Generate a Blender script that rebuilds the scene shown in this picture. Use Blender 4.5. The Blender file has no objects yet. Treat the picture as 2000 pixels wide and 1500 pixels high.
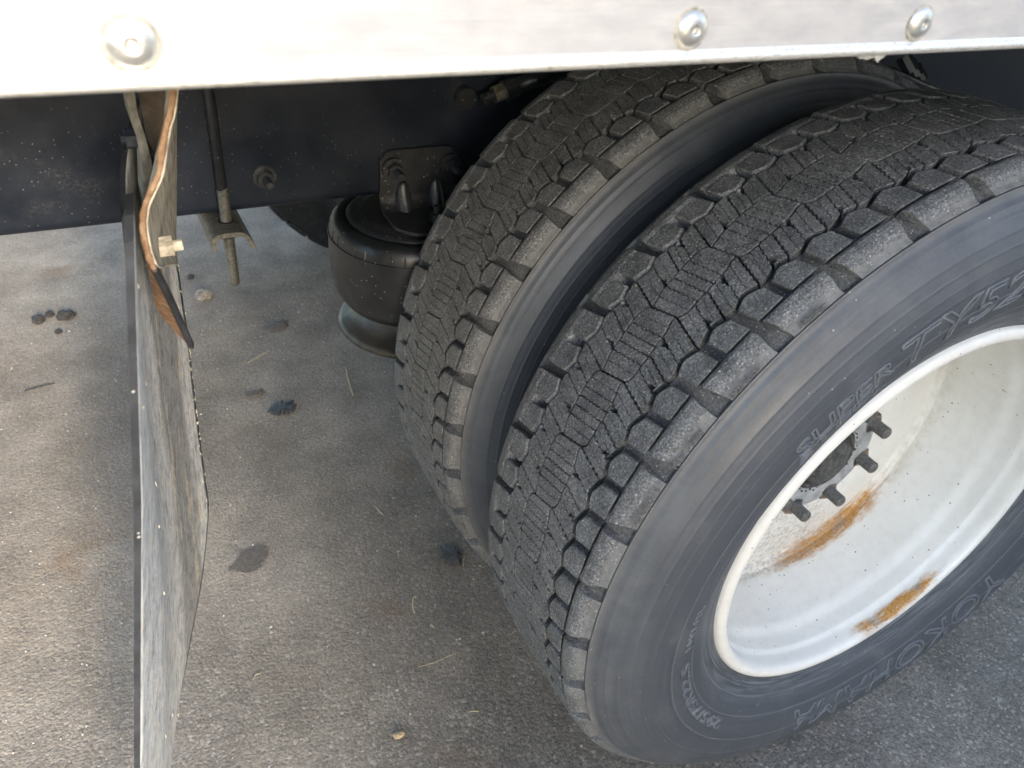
import bpy, bmesh, math, random
from math import sin, cos, pi, radians, sqrt, hypot, atan2
from mathutils import Vector, Matrix
random.seed(7)
S = bpy.context.scene
COL = S.collection

# ------------------------------------------------------------------ camera, sky, sun, exposure
AX = 0.487                                  # axle height over the ground (world z of the wheel centre)
CAM = (-0.867835, -0.531427, 0.729583 + AX)
YAW, PIT, ROL, FPX = 0.536252, 0.621175, 0.108157, 1576.2
cd = bpy.data.cameras.new('camera'); cam = bpy.data.objects.new('camera', cd); COL.objects.link(cam)
fw = Vector((sin(YAW)*cos(PIT), cos(YAW)*cos(PIT), -sin(PIT)))
r0 = Vector((cos(YAW), -sin(YAW), 0)); u0 = r0.cross(fw)
rr = cos(ROL)*r0 + sin(ROL)*u0; uu = -sin(ROL)*r0 + cos(ROL)*u0
M = Matrix((rr, uu, -fw)).transposed().to_4x4(); M.translation = CAM
cam.matrix_world = M
cd.sensor_width = 36; cd.lens = FPX/2000*36; cd.clip_start = 0.02; cd.clip_end = 500
cd.dof.use_dof = True; cd.dof.focus_distance = 0.88; cd.dof.aperture_fstop = 11
S.camera = cam

SUN_EL, SUN_AZ = radians(21), radians(177.3)      # low sun behind the camera; azimuth clockwise from +y
w = bpy.data.worlds.new('World'); S.world = w; w.use_nodes = True
nt = w.node_tree; bg = nt.nodes['Background']
sky = nt.nodes.new('ShaderNodeTexSky'); sky.sky_type = 'NISHITA'; sky.sun_disc = False
sky.sun_elevation = SUN_EL; sky.sun_rotation = SUN_AZ; sky.dust_density = 1.6; sky.air_density = 1.0; sky.ozone_density = 1.0
nt.links.new(sky.outputs[0], bg.inputs[0]); bg.inputs[1].default_value = 0.15
ld = bpy.data.lights.new('sun', 'SUN'); ld.energy = 1.9; ld.angle = radians(9); ld.color = (1.0, 0.94, 0.86)
sun = bpy.data.objects.new('sun', ld); COL.objects.link(sun)
sd = Vector((sin(SUN_AZ)*cos(SUN_EL), cos(SUN_AZ)*cos(SUN_EL), sin(SUN_EL)))
sun.rotation_euler = sd.to_track_quat('Z', 'Y').to_euler(); sun.location = (0, -3, 5)
S.view_settings.view_transform = 'Standard'; S.view_settings.look = 'None'
S.view_settings.exposure = 2.08; S.view_settings.gamma = 1.0

# ------------------------------------------------------------------ material helpers
class NT:
    def __init__(s, name):
        s.m = bpy.data.materials.new(name); s.m.use_nodes = True
        s.t = s.m.node_tree; s.b = s.t.nodes['Principled BSDF']; s._co = None
    def n(s, typ, **kw):
        x = s.t.nodes.new(typ)
        for k, v in kw.items(): setattr(x, k, v)
        return x
    def l(s, a, b): s.t.links.new(a, b)
    def put(s, sock, v):
        if hasattr(v, 'is_output'): s.l(v, sock)
        else: sock.default_value = v
    def co(s):
        if not s._co: s._co = s.n('ShaderNodeTexCoord').outputs['Object']
        return s._co
    def world(s):
        return s.n('ShaderNodeNewGeometry').outputs['Position']
    def noise(s, scale, detail=4, rough=.55, vec=None, stretch=None, dist=0):
        x = s.n('ShaderNodeTexNoise'); v = vec or s.co()
        if stretch:
            mp = s.n('ShaderNodeMapping'); mp.inputs['Scale'].default_value = stretch; s.l(v, mp.inputs[0]); v = mp.outputs[0]
        s.l(v, x.inputs['Vector']); x.inputs['Scale'].default_value = scale; x.inputs['Detail'].default_value = detail
        x.inputs['Roughness'].default_value = rough; x.inputs['Distortion'].default_value = dist
        return x.outputs['Fac']
    def vor(s, scale, vec=None, feature='F1', out='Distance'):
        x = s.n('ShaderNodeTexVoronoi'); x.feature = feature; s.l(vec or s.co(), x.inputs['Vector']); x.inputs['Scale'].default_value = scale
        return x.outputs[out]
    def ramp(s, fac, stops):
        x = s.n('ShaderNodeValToRGB'); e = x.color_ramp.elements
        while len(e) < len(stops): e.new(0.5)
        for el, (p, c) in zip(e, stops):
            el.position = p; el.color = (c, c, c, 1) if isinstance(c, (int, float)) else (*c, 1)
        s.l(fac, x.inputs[0]); return x.outputs[0]
    def math(s, op, a, b=0.0, c=None, clamp=False):
        x = s.n('ShaderNodeMath', operation=op); x.use_clamp = clamp
        s.put(x.inputs[0], a); s.put(x.inputs[1], b)
        if c is not None: s.put(x.inputs[2], c)
        return x.outputs[0]
    def mix(s, f, a, b, mode='MIX'):
        x = s.n('ShaderNodeMix', data_type='RGBA', blend_type=mode)
        s.put(x.inputs[0], f)
        for k, v in ((6, a), (7, b)):
            if isinstance(v, tuple) and len(v) == 3: v = (*v, 1)
            s.put(x.inputs[k], v)
        return x.outputs[2]
    def sep(s, v):
        x = s.n('ShaderNodeSeparateXYZ'); s.l(v, x.inputs[0]); return x.outputs
    def comb(s, a, b, c):
        x = s.n('ShaderNodeCombineXYZ'); s.put(x.inputs[0], a); s.put(x.inputs[1], b); s.put(x.inputs[2], c); return x.outputs[0]
    def smooth(s, v, a, b):
        x = s.n('ShaderNodeMapRange'); x.interpolation_type = 'SMOOTHSTEP'; s.put(x.inputs[0], v)
        x.inputs[1].default_value = a; x.inputs[2].default_value = b; x.inputs[3].default_value = 0; x.inputs[4].default_value = 1
        return x.outputs[0]
    def bump(s, h, dist=.001, strength=1.0, prev=None):
        x = s.n('ShaderNodeBump'); x.inputs['Strength'].default_value = strength; x.inputs['Distance'].default_value = dist
        s.l(h, x.inputs['Height'])
        if prev: s.l(prev, x.inputs['Normal'])
        return x.outputs[0]
    def out(s, col=None, rough=None, metal=None, normal=None, spec=None):
        if col is not None: s.put(s.b.inputs['Base Color'], (*col, 1) if isinstance(col, tuple) and len(col) == 3 else col)
        if rough is not None: s.put(s.b.inputs['Roughness'], rough)
        if metal is not None: s.put(s.b.inputs['Metallic'], metal)
        if spec is not None: s.put(s.b.inputs['Specular IOR Level'], spec)
        if normal is not None: s.l(normal, s.b.inputs['Normal'])
        return s.m

def mat_asphalt():
    m = NT('asphalt'); P = m.world()
    big = m.noise(1.3, 3, .55, P); mid = m.noise(9, 4, .6, P); fine = m.noise(150, 3, .7, P)
    base = m.ramp(m.noise(260, 2, .8, P), [(.3, (.140, .124, .104)), (.52, (.228, .202, .168)), (.72, (.32, .286, .240))])
    cell = m.n('ShaderNodeTexVoronoi'); cell.feature = 'F1'; m.l(P, cell.inputs[0]); cell.inputs['Scale'].default_value = 210
    chip = m.ramp(m.sep(cell.outputs['Color'])[0], [(.0, .68), (.5, 1.0), (.9, 1.25), (.97, 1.9)])
    col = m.mix(.75, base, chip, 'MULTIPLY')
    # pale single chips
    c2 = m.n('ShaderNodeTexVoronoi'); m.l(P, c2.inputs[0]); c2.inputs['Scale'].default_value = 95
    sel = m.math('GREATER_THAN', m.sep(c2.outputs['Color'])[1], .955)
    near = m.math('LESS_THAN', c2.outputs['Distance'], .17)
    col = m.mix(m.math('MULTIPLY', sel, near), col, (.45, .43, .39))
    # dust and brown soil left where the truck stands
    X = m.sep(P)
    under = m.smooth(X[1], -.2, .8)
    leftw = m.math('SUBTRACT', 1.0, m.smooth(X[0], -.45, .35))
    dust = m.math('MULTIPLY', m.math('MULTIPLY', under, leftw), m.ramp(m.noise(2.6, 4, .6, P), [(.28, .55), (.7, 1.)]))
    dcol = m.mix(m.ramp(m.noise(3.1, 3, .5, m.math and P), [(.35, 0.), (.65, 1.)]), (.30, .238, .170), (.42, .346, .260))
    dcol = m.mix(.8, dcol, m.ramp(fine, [(.3, .45), (.7, 1.35)]), 'MULTIPLY')
    col = m.mix(m.math('MULTIPLY', dust, .8), col, dcol)
    # grime wear in soft patches, darker patches round the tyres and rusty blooms
    col = m.mix(.55, col, m.ramp(mid, [(.25, .45), (.55, 1.0), (.78, 1.38)]), 'MULTIPLY')
    col = m.mix(.6, col, m.ramp(big, [(.3, .6), (.65, 1.2)]), 'MULTIPLY')
    trk = m.math('MULTIPLY', m.math('MULTIPLY', m.smooth(X[0], -.66, -.42), m.math('SUBTRACT', 1.0, m.smooth(X[1], .75, 1.3))), m.math('SUBTRACT', 1.0, m.smooth(X[0], -.05, .25)))
    trk = m.math('MULTIPLY', trk, m.ramp(m.noise(5, 5, .65, P), [(.32, .15), (.65, 1.)]))
    col = m.mix(m.math('MULTIPLY', trk, .55), col, m.mix(.8, (.085, .078, .07), chip, 'MULTIPLY'))
    rustb = m.math('MULTIPLY', m.ramp(m.noise(4.5, 2, .5, P, dist=.6), [(.62, 0.), (.75, 1.)]), leftw)
    col = m.mix(m.math('MULTIPLY', rustb, .35), col, (.17, .085, .035))
    h = m.math('ADD', m.math('MULTIPLY', m.noise(190, 3, .65, P), 1.0), m.math('MULTIPLY', m.noise(48, 4, .65, P), 1.5))
    h2 = m.math('SUBTRACT', h, m.math('MULTIPLY', cell.outputs['Distance'], .5))
    nb = m.bump(h2, .0022, .8)
    return m.out(col, m.ramp(m.noise(60, 3, .6, P), [(.3, .75), (.7, 1.)]), 0, nb, .12)

def mat_rubber(name, lo, hi, dusty=0.35, speck=True, scale=1.0, rough=.62, bumpd=.0006, shoulder=False):
    m = NT(name); P = m.world()
    a = m.noise(38*scale, 5, .65, P)
    col = m.mix(m.ramp(a, [(.3, 0.), (.72, 1.)]), lo, hi)
    f = m.noise(420, 3, .75, P)
    col = m.mix(dusty, col, m.ramp(f, [(.34, .12), (.52, 1.0), (.68, 2.6)]), 'MULTIPLY')
    if shoulder:                                  # unworn, dusty rubber below the scrubbed edge of the shoulder
        x, y, z = m.sep(m.co())
        r = m.math('SQRT', m.math('ADD', m.math('MULTIPLY', x, x), m.math('MULTIPLY', z, z)))
        r = m.math('ADD', r, m.math('MULTIPLY', m.math('SUBTRACT', m.noise(60, 4, .7, P), .5), .010))
        mk = m.math('MULTIPLY', m.smooth(m.math('ABSOLUTE', y), .103, .1045), m.math('SUBTRACT', 1.0, m.smooth(r, .4918, .4934)))
        col = m.mix(mk, col, m.mix(m.ramp(m.noise(90, 4, .7, P), [(.3, 0.), (.7, 1.)]), (.105, .107, .106), (.19, .189, .184)))
    if speck:
        v = m.n('ShaderNodeTexVoronoi'); m.l(P, v.inputs[0]); v.inputs['Scale'].default_value = 330
        s_ = m.math('MULTIPLY', m.math('GREATER_THAN', m.sep(v.outputs['Color'])[0], .88), m.math('LESS_THAN', v.outputs['Distance'], m.math('MULTIPLY', m.noise(60, 3, .6, P), .55)))
        col = m.mix(s_, col, (.34, .33, .30))
    h = m.math('ADD', f, m.math('MULTIPLY', m.noise(140, 3, .6, P), .8))
    return m.out(col, m.ramp(a, [(.3, rough-.1), (.7, rough+.12)]), 0, m.bump(h, bumpd, .8), .45)

def mat_sidewall():
    m = NT('sidewall_rubber'); x, y, z = m.sep(m.co())
    r = m.math('SQRT', m.math('ADD', m.math('MULTIPLY', x, x), m.math('MULTIPLY', z, z)))
    th = m.math('ARCTAN2', z, x)
    vec = m.comb(m.math('MULTIPLY', r, 95), m.math('MULTIPLY', th, 1.1), y)
    band = m.noise(1.0, 4, .6, vec)
    vec2 = m.comb(m.math('MULTIPLY', r, 420), m.math('MULTIPLY', th, 5), y)
    streak = m.noise(1.0, 3, .6, vec2)
    col = m.ramp(band, [(.25, (.052, .057, .065)), (.55, (.060, .066, .075)), (.85, (.076, .082, .091))])
    col = m.mix(.07, col, m.ramp(streak, [(.3, .6), (.7, 1.45)]), 'MULTIPLY')
    col = m.mix(.3, col, m.ramp(m.noise(220, 4, .7, m.world()), [(.3, .6), (.7, 1.4)]), 'MULTIPLY')
    P = m.world()
    blot = m.ramp(m.noise(14, 4, .6, P), [(.55, 0.), (.75, 1.)])
    col = m.mix(m.math('MULTIPLY', blot, .30), col, (.150, .152, .152))
    du = m.math('MULTIPLY', m.smooth(r, .41, .47), m.ramp(m.noise(22, 5, .65, P), [(.38, .05), (.72, .55)]))
    col = m.mix(du, col, (.115, .121, .128))
    # dust line by the shoulder, scuffs
    sh = m.smooth(r, .474, .490)
    col = m.mix(m.math('MULTIPLY', sh, m.ramp(m.noise(30, 4, .6, P), [(.3, .2), (.7, .8)])), col, (.185, .180, .168))
    v = m.n('ShaderNodeTexVoronoi'); m.l(P, v.inputs[0]); v.inputs['Scale'].default_value = 170
    s_ = m.math('MULTIPLY', m.math('GREATER_THAN', m.sep(v.outputs['Color'])[0], .965), m.math('LESS_THAN', v.outputs['Distance'], .13))
    col = m.mix(s_, col, (.40, .39, .35))
    for rc in (.389, .353, .327):        # rubbed crests of the moulded rings
        rg = m.math('SUBTRACT', 1.0, m.smooth(m.math('ABSOLUTE', m.math('SUBTRACT', r, rc)), .0004, .0013))
        col = m.mix(m.math('MULTIPLY', rg, .55), col, (.14, .145, .15))
    # bead scuffs: pale grey rub marks stretched round the bead
    bd = m.math('MULTIPLY', m.math('SUBTRACT', 1.0, m.smooth(r, .31, .35)), m.ramp(streak, [(.45, 0.), (.65, .6)]))
    col = m.mix(bd, col, (.17, .185, .20))
    h = m.math('ADD', m.noise(300, 3, .6, P), m.math('MULTIPLY', streak, .3))
    return m.out(col, m.ramp(band, [(.3, .40), (.7, .60)]), 0, m.bump(h, .0003, .6), .5)

def mat_lug_side():
    m = mat_rubber('dusty_shoulder_rubber', (.075, .076, .076), (.150, .148, .143), .5, True, 1.4, .75)
    return m

def mat_alu():
    m = NT('brushed_aluminium'); x, y, z = m.sep(m.co())
    br = m.noise(1.0, 4, .7, m.comb(m.math('MULTIPLY', x, 16), 0.0, m.math('MULTIPLY', z, 900)))
    cloud = m.noise(1.0, 4, .6, m.comb(m.math('MULTIPLY', x, 40), 0.0, m.math('MULTIPLY', z, 110)))
    col = m.ramp(cloud, [(.3, (.54, .54, .56)), (.7, (.65, .65, .66))])
    col = m.mix(.3, col, m.ramp(br, [(.3, .86), (.7, 1.08)]), 'MULTIPLY')
    m.b.inputs['Anisotropic'].default_value = .85
    t = m.n('ShaderNodeTangent'); t.direction_type = 'RADIAL'; t.axis = 'Y'
    m.put(m.b.inputs['Tangent'], m.comb(1.0, 0.0, 0.0))
    m.b.inputs['Anisotropic Rotation'].default_value = 0.0
    h = m.math('ADD', br, m.math('MULTIPLY', cloud, .4))
    return m.out(col, m.ramp(cloud, [(.3, .40), (.7, .52)]), 0.55, m.bump(h, .00025, .5))

def mat_bead():
    m = NT('worn_aluminium_lip'); x, y, z = m.sep(m.co())
    d = m.noise(1.0, 5, .7, m.comb(m.math('MULTIPLY', x, 220), m.math('MULTIPLY', y, 60), m.math('MULTIPLY', z, 600)))
    col = m.ramp(d, [(.28, (.40, .36, .28)), (.45, (.70, .68, .62)), (.7, (.80, .79, .76))])
    return m.out(col, .42, .6, m.bump(d, .0005, .7))

def mat_simple(name, c, rough=.5, metal=0., nscale=60, var=.5, bumpd=.0004, speck=0., speckcol=(.3, .3, .3), spec=.5, spscale=190):
    m = NT(name); P = m.world()
    a = m.noise(nscale, 4, .6, P)
    col = m.mix(1.0, (*c, 1), m.ramp(a, [(.3, 1-var), (.7, 1+var*.7)]), 'MULTIPLY')
    if speck:
        v = m.n('ShaderNodeTexVoronoi'); m.l(P, v.inputs[0]); v.inputs['Scale'].default_value = spscale
        msk = m.math('MULTIPLY', m.math('GREATER_THAN', m.sep(v.outputs['Color'])[0], 1-speck), m.math('LESS_THAN', v.outputs['Distance'], .2))
        col = m.mix(msk, col, speckcol)
    return m.out(col, m.ramp(m.noise(25, 3, .5, P), [(.3, max(.05, rough-.1)), (.7, min(1, rough+.1))]), metal, m.bump(m.noise(nscale*4, 3, .6, P), bumpd, .8), spec)

def mat_frame():
    m = NT('black_chassis_paint'); P = m.world()
    X = m.sep(P)
    a = m.noise(12, 4, .6, P)
    col = m.ramp(a, [(.3, (.005, .0075, .013)), (.7, (.010, .014, .022))])
    v = m.n('ShaderNodeTexVoronoi'); m.l(P, v.inputs[0]); v.inputs['Scale'].default_value = 170
    msk = m.math('MULTIPLY', m.math('GREATER_THAN', m.sep(v.outputs['Color'])[0], .70), m.math('LESS_THAN', v.outputs['Distance'], m.math('MULTIPLY', m.noise(400, 2, .5, P), .3)))
    patch = m.ramp(m.noise(7, 3, .6, P), [(.4, 0.), (.65, 1.)])
    col = m.mix(m.math('MULTIPLY', msk, patch), col, (.13, .13, .125))
    dirt = m.math('MULTIPLY', m.ramp(m.noise(16, 5, .7, P), [(.5, 0.), (.7, 1.)]), m.ramp(m.noise(230, 3, .7, P), [(.45, 0.), (.62, 1.)]))
    left = m.math('SUBTRACT', 1.0, m.smooth(X[0], -.95, -.55))
    col = m.mix(m.math('MULTIPLY', dirt, m.math('ADD', .10, m.math('MULTIPLY', left, .28))), col, (.10, .092, .08))
    h = m.math('ADD', m.noise(40, 3, .6, P), m.math('MULTIPLY', m.noise(240, 3, .6, P), .4))
    return m.out(col, m.ramp(a, [(.3, .30), (.7, .5)]), 0, m.bump(h, .0008, .6), .35)

def mat_rim():
    m = NT('white_wheel_paint'); x, y, z = m.sep(m.co())
    r = m.math('SQRT', m.math('ADD', m.math('MULTIPLY', x, x), m.math('MULTIPLY', z, z)))
    th = m.math('MULTIPLY', m.math('ARCTAN2', z, x), 180/pi)
    P = m.co()
    col = m.mix(m.ramp(m.noise(9, 4, .6, P), [(.35, 0.), (.75, 1.)]), (.74, .72, .665), (.66, .64, .585))
    # fine dirt film with streaks and little black flecks
    film = m.ramp(m.noise(70, 5, .7, P), [(.48, 0.), (.75, .7)])
    col = m.mix(m.math('MULTIPLY', film, .35), col, (.46, .43, .37))
    v = m.n('ShaderNodeTexVoronoi'); m.l(P, v.inputs[0]); v.inputs['Scale'].default_value = 120
    fl = m.math('MULTIPLY', m.math('GREATER_THAN', m.sep(v.outputs['Color'])[0], .86), m.math('LESS_THAN', v.outputs['Distance'], m.math('MULTIPLY', m.noise(90, 2, .6, P), .28)))
    col = m.mix(fl, col, (.16, .14, .12))
    # yellow-brown grime along the weld all round
    n1 = m.noise(60, 5, .7, P); n2 = m.noise(300, 4, .7, P)
    dy_ = m.math('SUBTRACT', y, .0475); dr_ = m.math('SUBTRACT', r, .2605)
    yw = m.math('SQRT', m.math('ADD', m.math('MULTIPLY', dy_, dy_), m.math('MULTIPLY', dr_, dr_)))
    wband = m.math('SUBTRACT', 1.0, m.smooth(yw, .004, .028))
    col = m.mix(m.math('MULTIPLY', wband, m.ramp(n1, [(.40, 0.), (.7, .5)])), col, (.42, .35, .24))
    # rust at the weld, lower right
    ang = m.math('SUBTRACT', 1.0, m.smooth(m.math('ABSOLUTE', m.math('ADD', th, 60)), 8, 42))
    edge = m.math('MULTIPLY', ang, m.math('SUBTRACT', 1.0, m.smooth(yw, .002, .034)))
    n3 = m.noise(170, 5, .75, P)
    ringn = m.noise(1.0, 5, .65, m.comb(m.math('MULTIPLY', th, .13), m.math('MULTIPLY', y, 170), m.math('MULTIPLY', r, 170)))
    grain = m.math('ADD', m.math('MULTIPLY', ringn, .55), m.math('ADD', m.math('MULTIPLY', n1, .2), m.math('MULTIPLY', n3, .25)))
    mk = m.ramp(m.math('ADD', m.math('MULTIPLY', edge, .40), m.math('MULTIPLY', grain, .9)), [(.57, 0.), (.66, .35), (.80, 1.)])
    rust = m.mix(m.ramp(n2, [(.35, 0.), (.65, 1.)]), (.30, .135, .03), (.52, .28, .085))
    rust = m.mix(m.ramp(m.noise(28, 3, .6, P), [(.52, 0.), (.66, 1.)]), rust, (.26, .20, .15))
    # rust at the flange foot
    ang2 = m.math('SUBTRACT', 1.0, m.smooth(m.math('ABSOLUTE', m.math('ADD', th, 62)), 10, 24))
    yf = m.math('ABSOLUTE', m.math('SUBTRACT', y, -.107))
    edge2 = m.math('MULTIPLY', ang2, m.math('SUBTRACT', 1.0, m.smooth(yf, .001, .020)))
    mk2 = m.ramp(m.math('ADD', m.math('MULTIPLY', edge2, .38), m.math('MULTIPLY', grain, .9)), [(.57, 0.), (.66, .3), (.80, 1.)])
    mkk = m.math('MAXIMUM', mk, mk2)
    col = m.mix(mkk, col, rust)
    # grey soot speckle on the disc, lower left
    a3 = m.math('SUBTRACT', 1.0, m.smooth(m.math('ABSOLUTE', m.math('ADD', th, 88)), 15, 45))
    disc = m.smooth(y, .030, .044)
    mk3 = m.math('MULTIPLY', m.math('MULTIPLY', a3, disc), m.ramp(m.noise(130, 5, .75, P), [(.44, 0.), (.62, .8)]))
    col = m.mix(mk3, col, (.30, .27, .23))
    rough = m.mix(mkk, (.33, .33, .33), (.9, .9, .9))
    h = m.math('ADD', m.math('MULTIPLY', n2, m.math('ADD', .15, mkk)), m.math('MULTIPLY', n1, .2))
    return m.out(col, rough, 0, m.bump(h, .0007, .7), .5)

def mat_flap():
    m = NT('muddy_flap_rubber'); P = m.co(); x, y, z = m.sep(P)
    long_ = m.noise(1.0, 6, .78, m.comb(m.math('MULTIPLY', y, 52), 0.0, m.math('MULTIPLY', z, 26)))
    fine = m.noise(1.0, 5, .8, m.comb(m.math('MULTIPLY', y, 150), m.math('MULTIPLY', x, 60), m.math('MULTIPLY', z, 90)))
    tone = m.math('ADD', m.math('MULTIPLY', long_, .62), m.math('MULTIPLY', fine, .38))
    col = m.ramp(tone, [(.36, (.08, .083, .088)), (.42, (.36, .365, .37)), (.48, (.56, .565, .56)), (.55, (.72, .715, .69)), (.62, (.86, .83, .75))])
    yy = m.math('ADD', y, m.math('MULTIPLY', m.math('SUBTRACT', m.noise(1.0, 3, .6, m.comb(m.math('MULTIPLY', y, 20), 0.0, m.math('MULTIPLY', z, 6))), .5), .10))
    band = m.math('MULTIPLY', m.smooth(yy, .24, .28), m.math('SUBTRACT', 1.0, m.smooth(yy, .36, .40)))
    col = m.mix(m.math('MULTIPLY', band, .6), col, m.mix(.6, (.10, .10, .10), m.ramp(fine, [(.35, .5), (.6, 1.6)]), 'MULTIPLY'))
    cl = m.ramp(m.noise(1.0, 3, .6, m.comb(m.math('MULTIPLY', y, 30), 3.0, m.math('MULTIPLY', z, 7))), [(.57, 0.), (.61, 1.)])
    col = m.mix(m.math('MULTIPLY', m.math('MULTIPLY', cl, .55), m.ramp(fine, [(.4, .2), (.55, 1.)])), col, (.80, .70, .48))  # cream mud, with grazing sun highlights put into its colour
    return m.out(col, .8, 0, m.bump(m.math('ADD', long_, fine), .004, 1.0), .3)

def mat_dirt_plate():
    m = NT('caked_dirt_steel'); P = m.co(); x, y, z = m.sep(P)
    a = m.noise(1.0, 5, .65, m.comb(m.math('MULTIPLY', y, 110), m.math('MULTIPLY', x, 60), m.math('MULTIPLY', z, 45)))
    b = m.noise(55, 4, .6, P)
    col = m.ramp(m.math('ADD', m.math('MULTIPLY', a, .6), m.math('MULTIPLY', b, .4)), [(.36, (.12, .105, .085)), (.48, (.44, .39, .30)), (.60, (.62, .56, .45))])
    return m.out(col, .85, 0, m.bump(a, .002, .9), .3)

def mat_rust():
    m = NT('rusty_steel_edge'); P = m.world()
    a = m.noise(90, 5, .7, P)
    col = m.ramp(a, [(.3, (.11, .058, .032)), (.5, (.26, .155, .09)), (.68, (.40, .27, .17))])
    return m.out(col, .85, 0, m.bump(a, .0015, .8), .3)

MAT = dict(
    asphalt=mat_asphalt(),
    tread=mat_rubber('worn_tread_rubber', (.078, .081, .083), (.168, .171, .171), .65, bumpd=.0012, shoulder=True),
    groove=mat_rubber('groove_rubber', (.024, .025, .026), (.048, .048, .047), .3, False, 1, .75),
    shoulder=mat_lug_side(), side=mat_sidewall(),
    letter=mat_rubber('lettering_rubber', (.085, .092, .103), (.14, .148, .16), .2, False, 1, .5),  # paler than the sidewall: edge highlights put into the letter colour
    alu=mat_alu(), bead=mat_bead(), frame=mat_frame(), rim=mat_rim(), flap=mat_flap(), dirt=mat_dirt_plate(), rust=mat_rust(),
    flapedge=mat_simple('black_rubber_edge', (.030, .032, .036), .55, 0, 50, .5, .0008, .10, (.30, .29, .27)),
    rivet=mat_simple('rivet_aluminium', (.62, .61, .57), .38, .8, 150, .2, .0003),
    grime=mat_simple('grease_ring', (.44, .41, .34), .7, .2, 260, .6, .0006),
    zinc=mat_simple('dull_zinc_steel', (.15, .145, .12), .45, .6, 180, .5, .0006),
    black=mat_simple('black_steel', (.017, .019, .022), .38, .0, 60, .4, .0006, .16, (.22, .21, .2)),
    nut=mat_simple('oily_nut_steel', (.27, .20, .135), .45, .6, 160, .7, .0010),
    stud=mat_simple('dull_stud_steel', (.15, .145, .135), .55, .5, 220, .5, .0012),
    hub=mat_simple('grey_hub_paint', (.34, .345, .34), .5, .1, 80, .35, .0008),
    hubdark=mat_simple('greasy_hub_iron', (.10, .098, .092), .38, .5, 120, .8, .004),
    bellows=mat_simple('air_spring_shaded_tyre_rubber', (.010, .012, .014), .36, 0, 30, .5, .0006, .12, (.24, .23, .21)),
    gold=mat_simple('plated_piston_steel', (.055, .050, .040), .42, .4, 40, .4, .0004),
    under=mat_simple('dark_underside', (.035, .034, .033), .8, 0, 20, .5, .002),
    panel=mat_simple('white_body_panel', (.72, .72, .71), .4, 0, 3, .08, .0002),
    wall=mat_simple('shade_wall_grey', (.46, .48, .50), .85, 0, 6, .15, .002),
    armsteel=mat_simple('dusty_bar_steel', (.17, .165, .145), .7, .1, 90, .5, .001),
    webdirt=mat_simple('dusty_plate_steel', (.13, .105, .085), .85, 0, 60, .5, .001),
    clod=mat_simple('dark_soil', (.050, .045, .040), .95, 0, 220, .8, .003),
    stone=mat_simple('pale_stone', (.22, .20, .17), .9, 0, 150, .5, .002),
    tan=mat_simple('tan_stone', (.42, .33, .20), .85, 0, 150, .4, .002),
    straw=mat_simple('dry_straw', (.50, .42, .25), .7, 0, 300, .3, .0004),
    grit=mat_simple('white_grit', (.42, .40, .36), .8, 0, 300, .3, .0004),
    oil=mat_simple('oily_tar', (.055, .052, .050), .45, 0, 260, .6, .003),
    stain=mat_simple('brown_stain', (.17, .138, .106), .8, 0, 260, .5, .003),
)

# ------------------------------------------------------------------ mesh helpers
def mesh_obj(name, bm, mat, parent=None, loc=(0, 0, 0), smooth=False, mats=None):
    me = bpy.data.meshes.new(name); bm.normal_update(); bm.to_mesh(me); bm.free()
    for k in (mats or [mat]): me.materials.append(MAT[k])
    if smooth:
        for p in me.polygons: p.use_smooth = True
    o = bpy.data.objects.new(name, me); COL.objects.link(o); o.location = loc
    if parent: o.parent = parent
    return o

def auto_smooth(o, deg=35):
    me = o.data
    for p in me.polygons: p.use_smooth = True
    bm = bmesh.new(); bm.from_mesh(me)
    for e in bm.edges:
        if len(e.link_faces) == 2 and e.calc_face_angle(0) > radians(deg): e.smooth = False
    bm.to_mesh(me); bm.free()

def lathe_y(prof, n=160, closed=False):
    """revolve (y, r) points round the y axis"""
    bm = bmesh.new(); rows = []
    for (y, r) in prof:
        rows.append([bm.verts.new((r*cos(2*pi*k/n), y, r*sin(2*pi*k/n))) for k in range(n)])
    m = len(rows)
    for i in range(m if closed else m-1):
        a, b = rows[i], rows[(i+1) % m]
        for k in range(n):
            bm.faces.new((a[k], a[(k+1) % n], b[(k+1) % n], b[k]))
    return bm

def lathe_z(prof, n=64, cap=True):
    bm = bmesh.new(); rows = []
    for (r, z) in prof:
        rows.append([bm.verts.new((r*cos(2*pi*k/n), r*sin(2*pi*k/n), z)) for k in range(n)])
    for a, b in zip(rows, rows[1:]):
        for k in range(n): bm.faces.new((a[k], a[(k+1) % n], b[(k+1) % n], b[k]))
    if cap:
        bm.faces.new(rows[0][::-1]); bm.faces.new(rows[-1])
    return bm

def add_box(bm, a, b, bev=0):
    r = bmesh.ops.create_cube(bm, size=1)
    vs = r['verts']
    for v in vs: v.co = Vector([(a[i]+b[i])/2 + v.co[i]*(b[i]-a[i]) for i in range(3)])
    if bev:
        es = list({e for v in vs for e in v.link_edges})
        bmesh.ops.bevel(bm, geom=es, offset=bev, segments=2, affect='EDGES', profile=.5)

def add_cyl(bm, p, q, r, n=20, r2=None):
    p, q = Vector(p), Vector(q); d = (q-p)
    Mx = d.to_track_quat('Z', 'Y').to_matrix().to_4x4(); Mx.translation = (p+q)/2
    bmesh.ops.create_cone(bm, cap_ends=True, segments=n, radius1=r, radius2=r if r2 is None else r2, depth=d.length, matrix=Mx)

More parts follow.
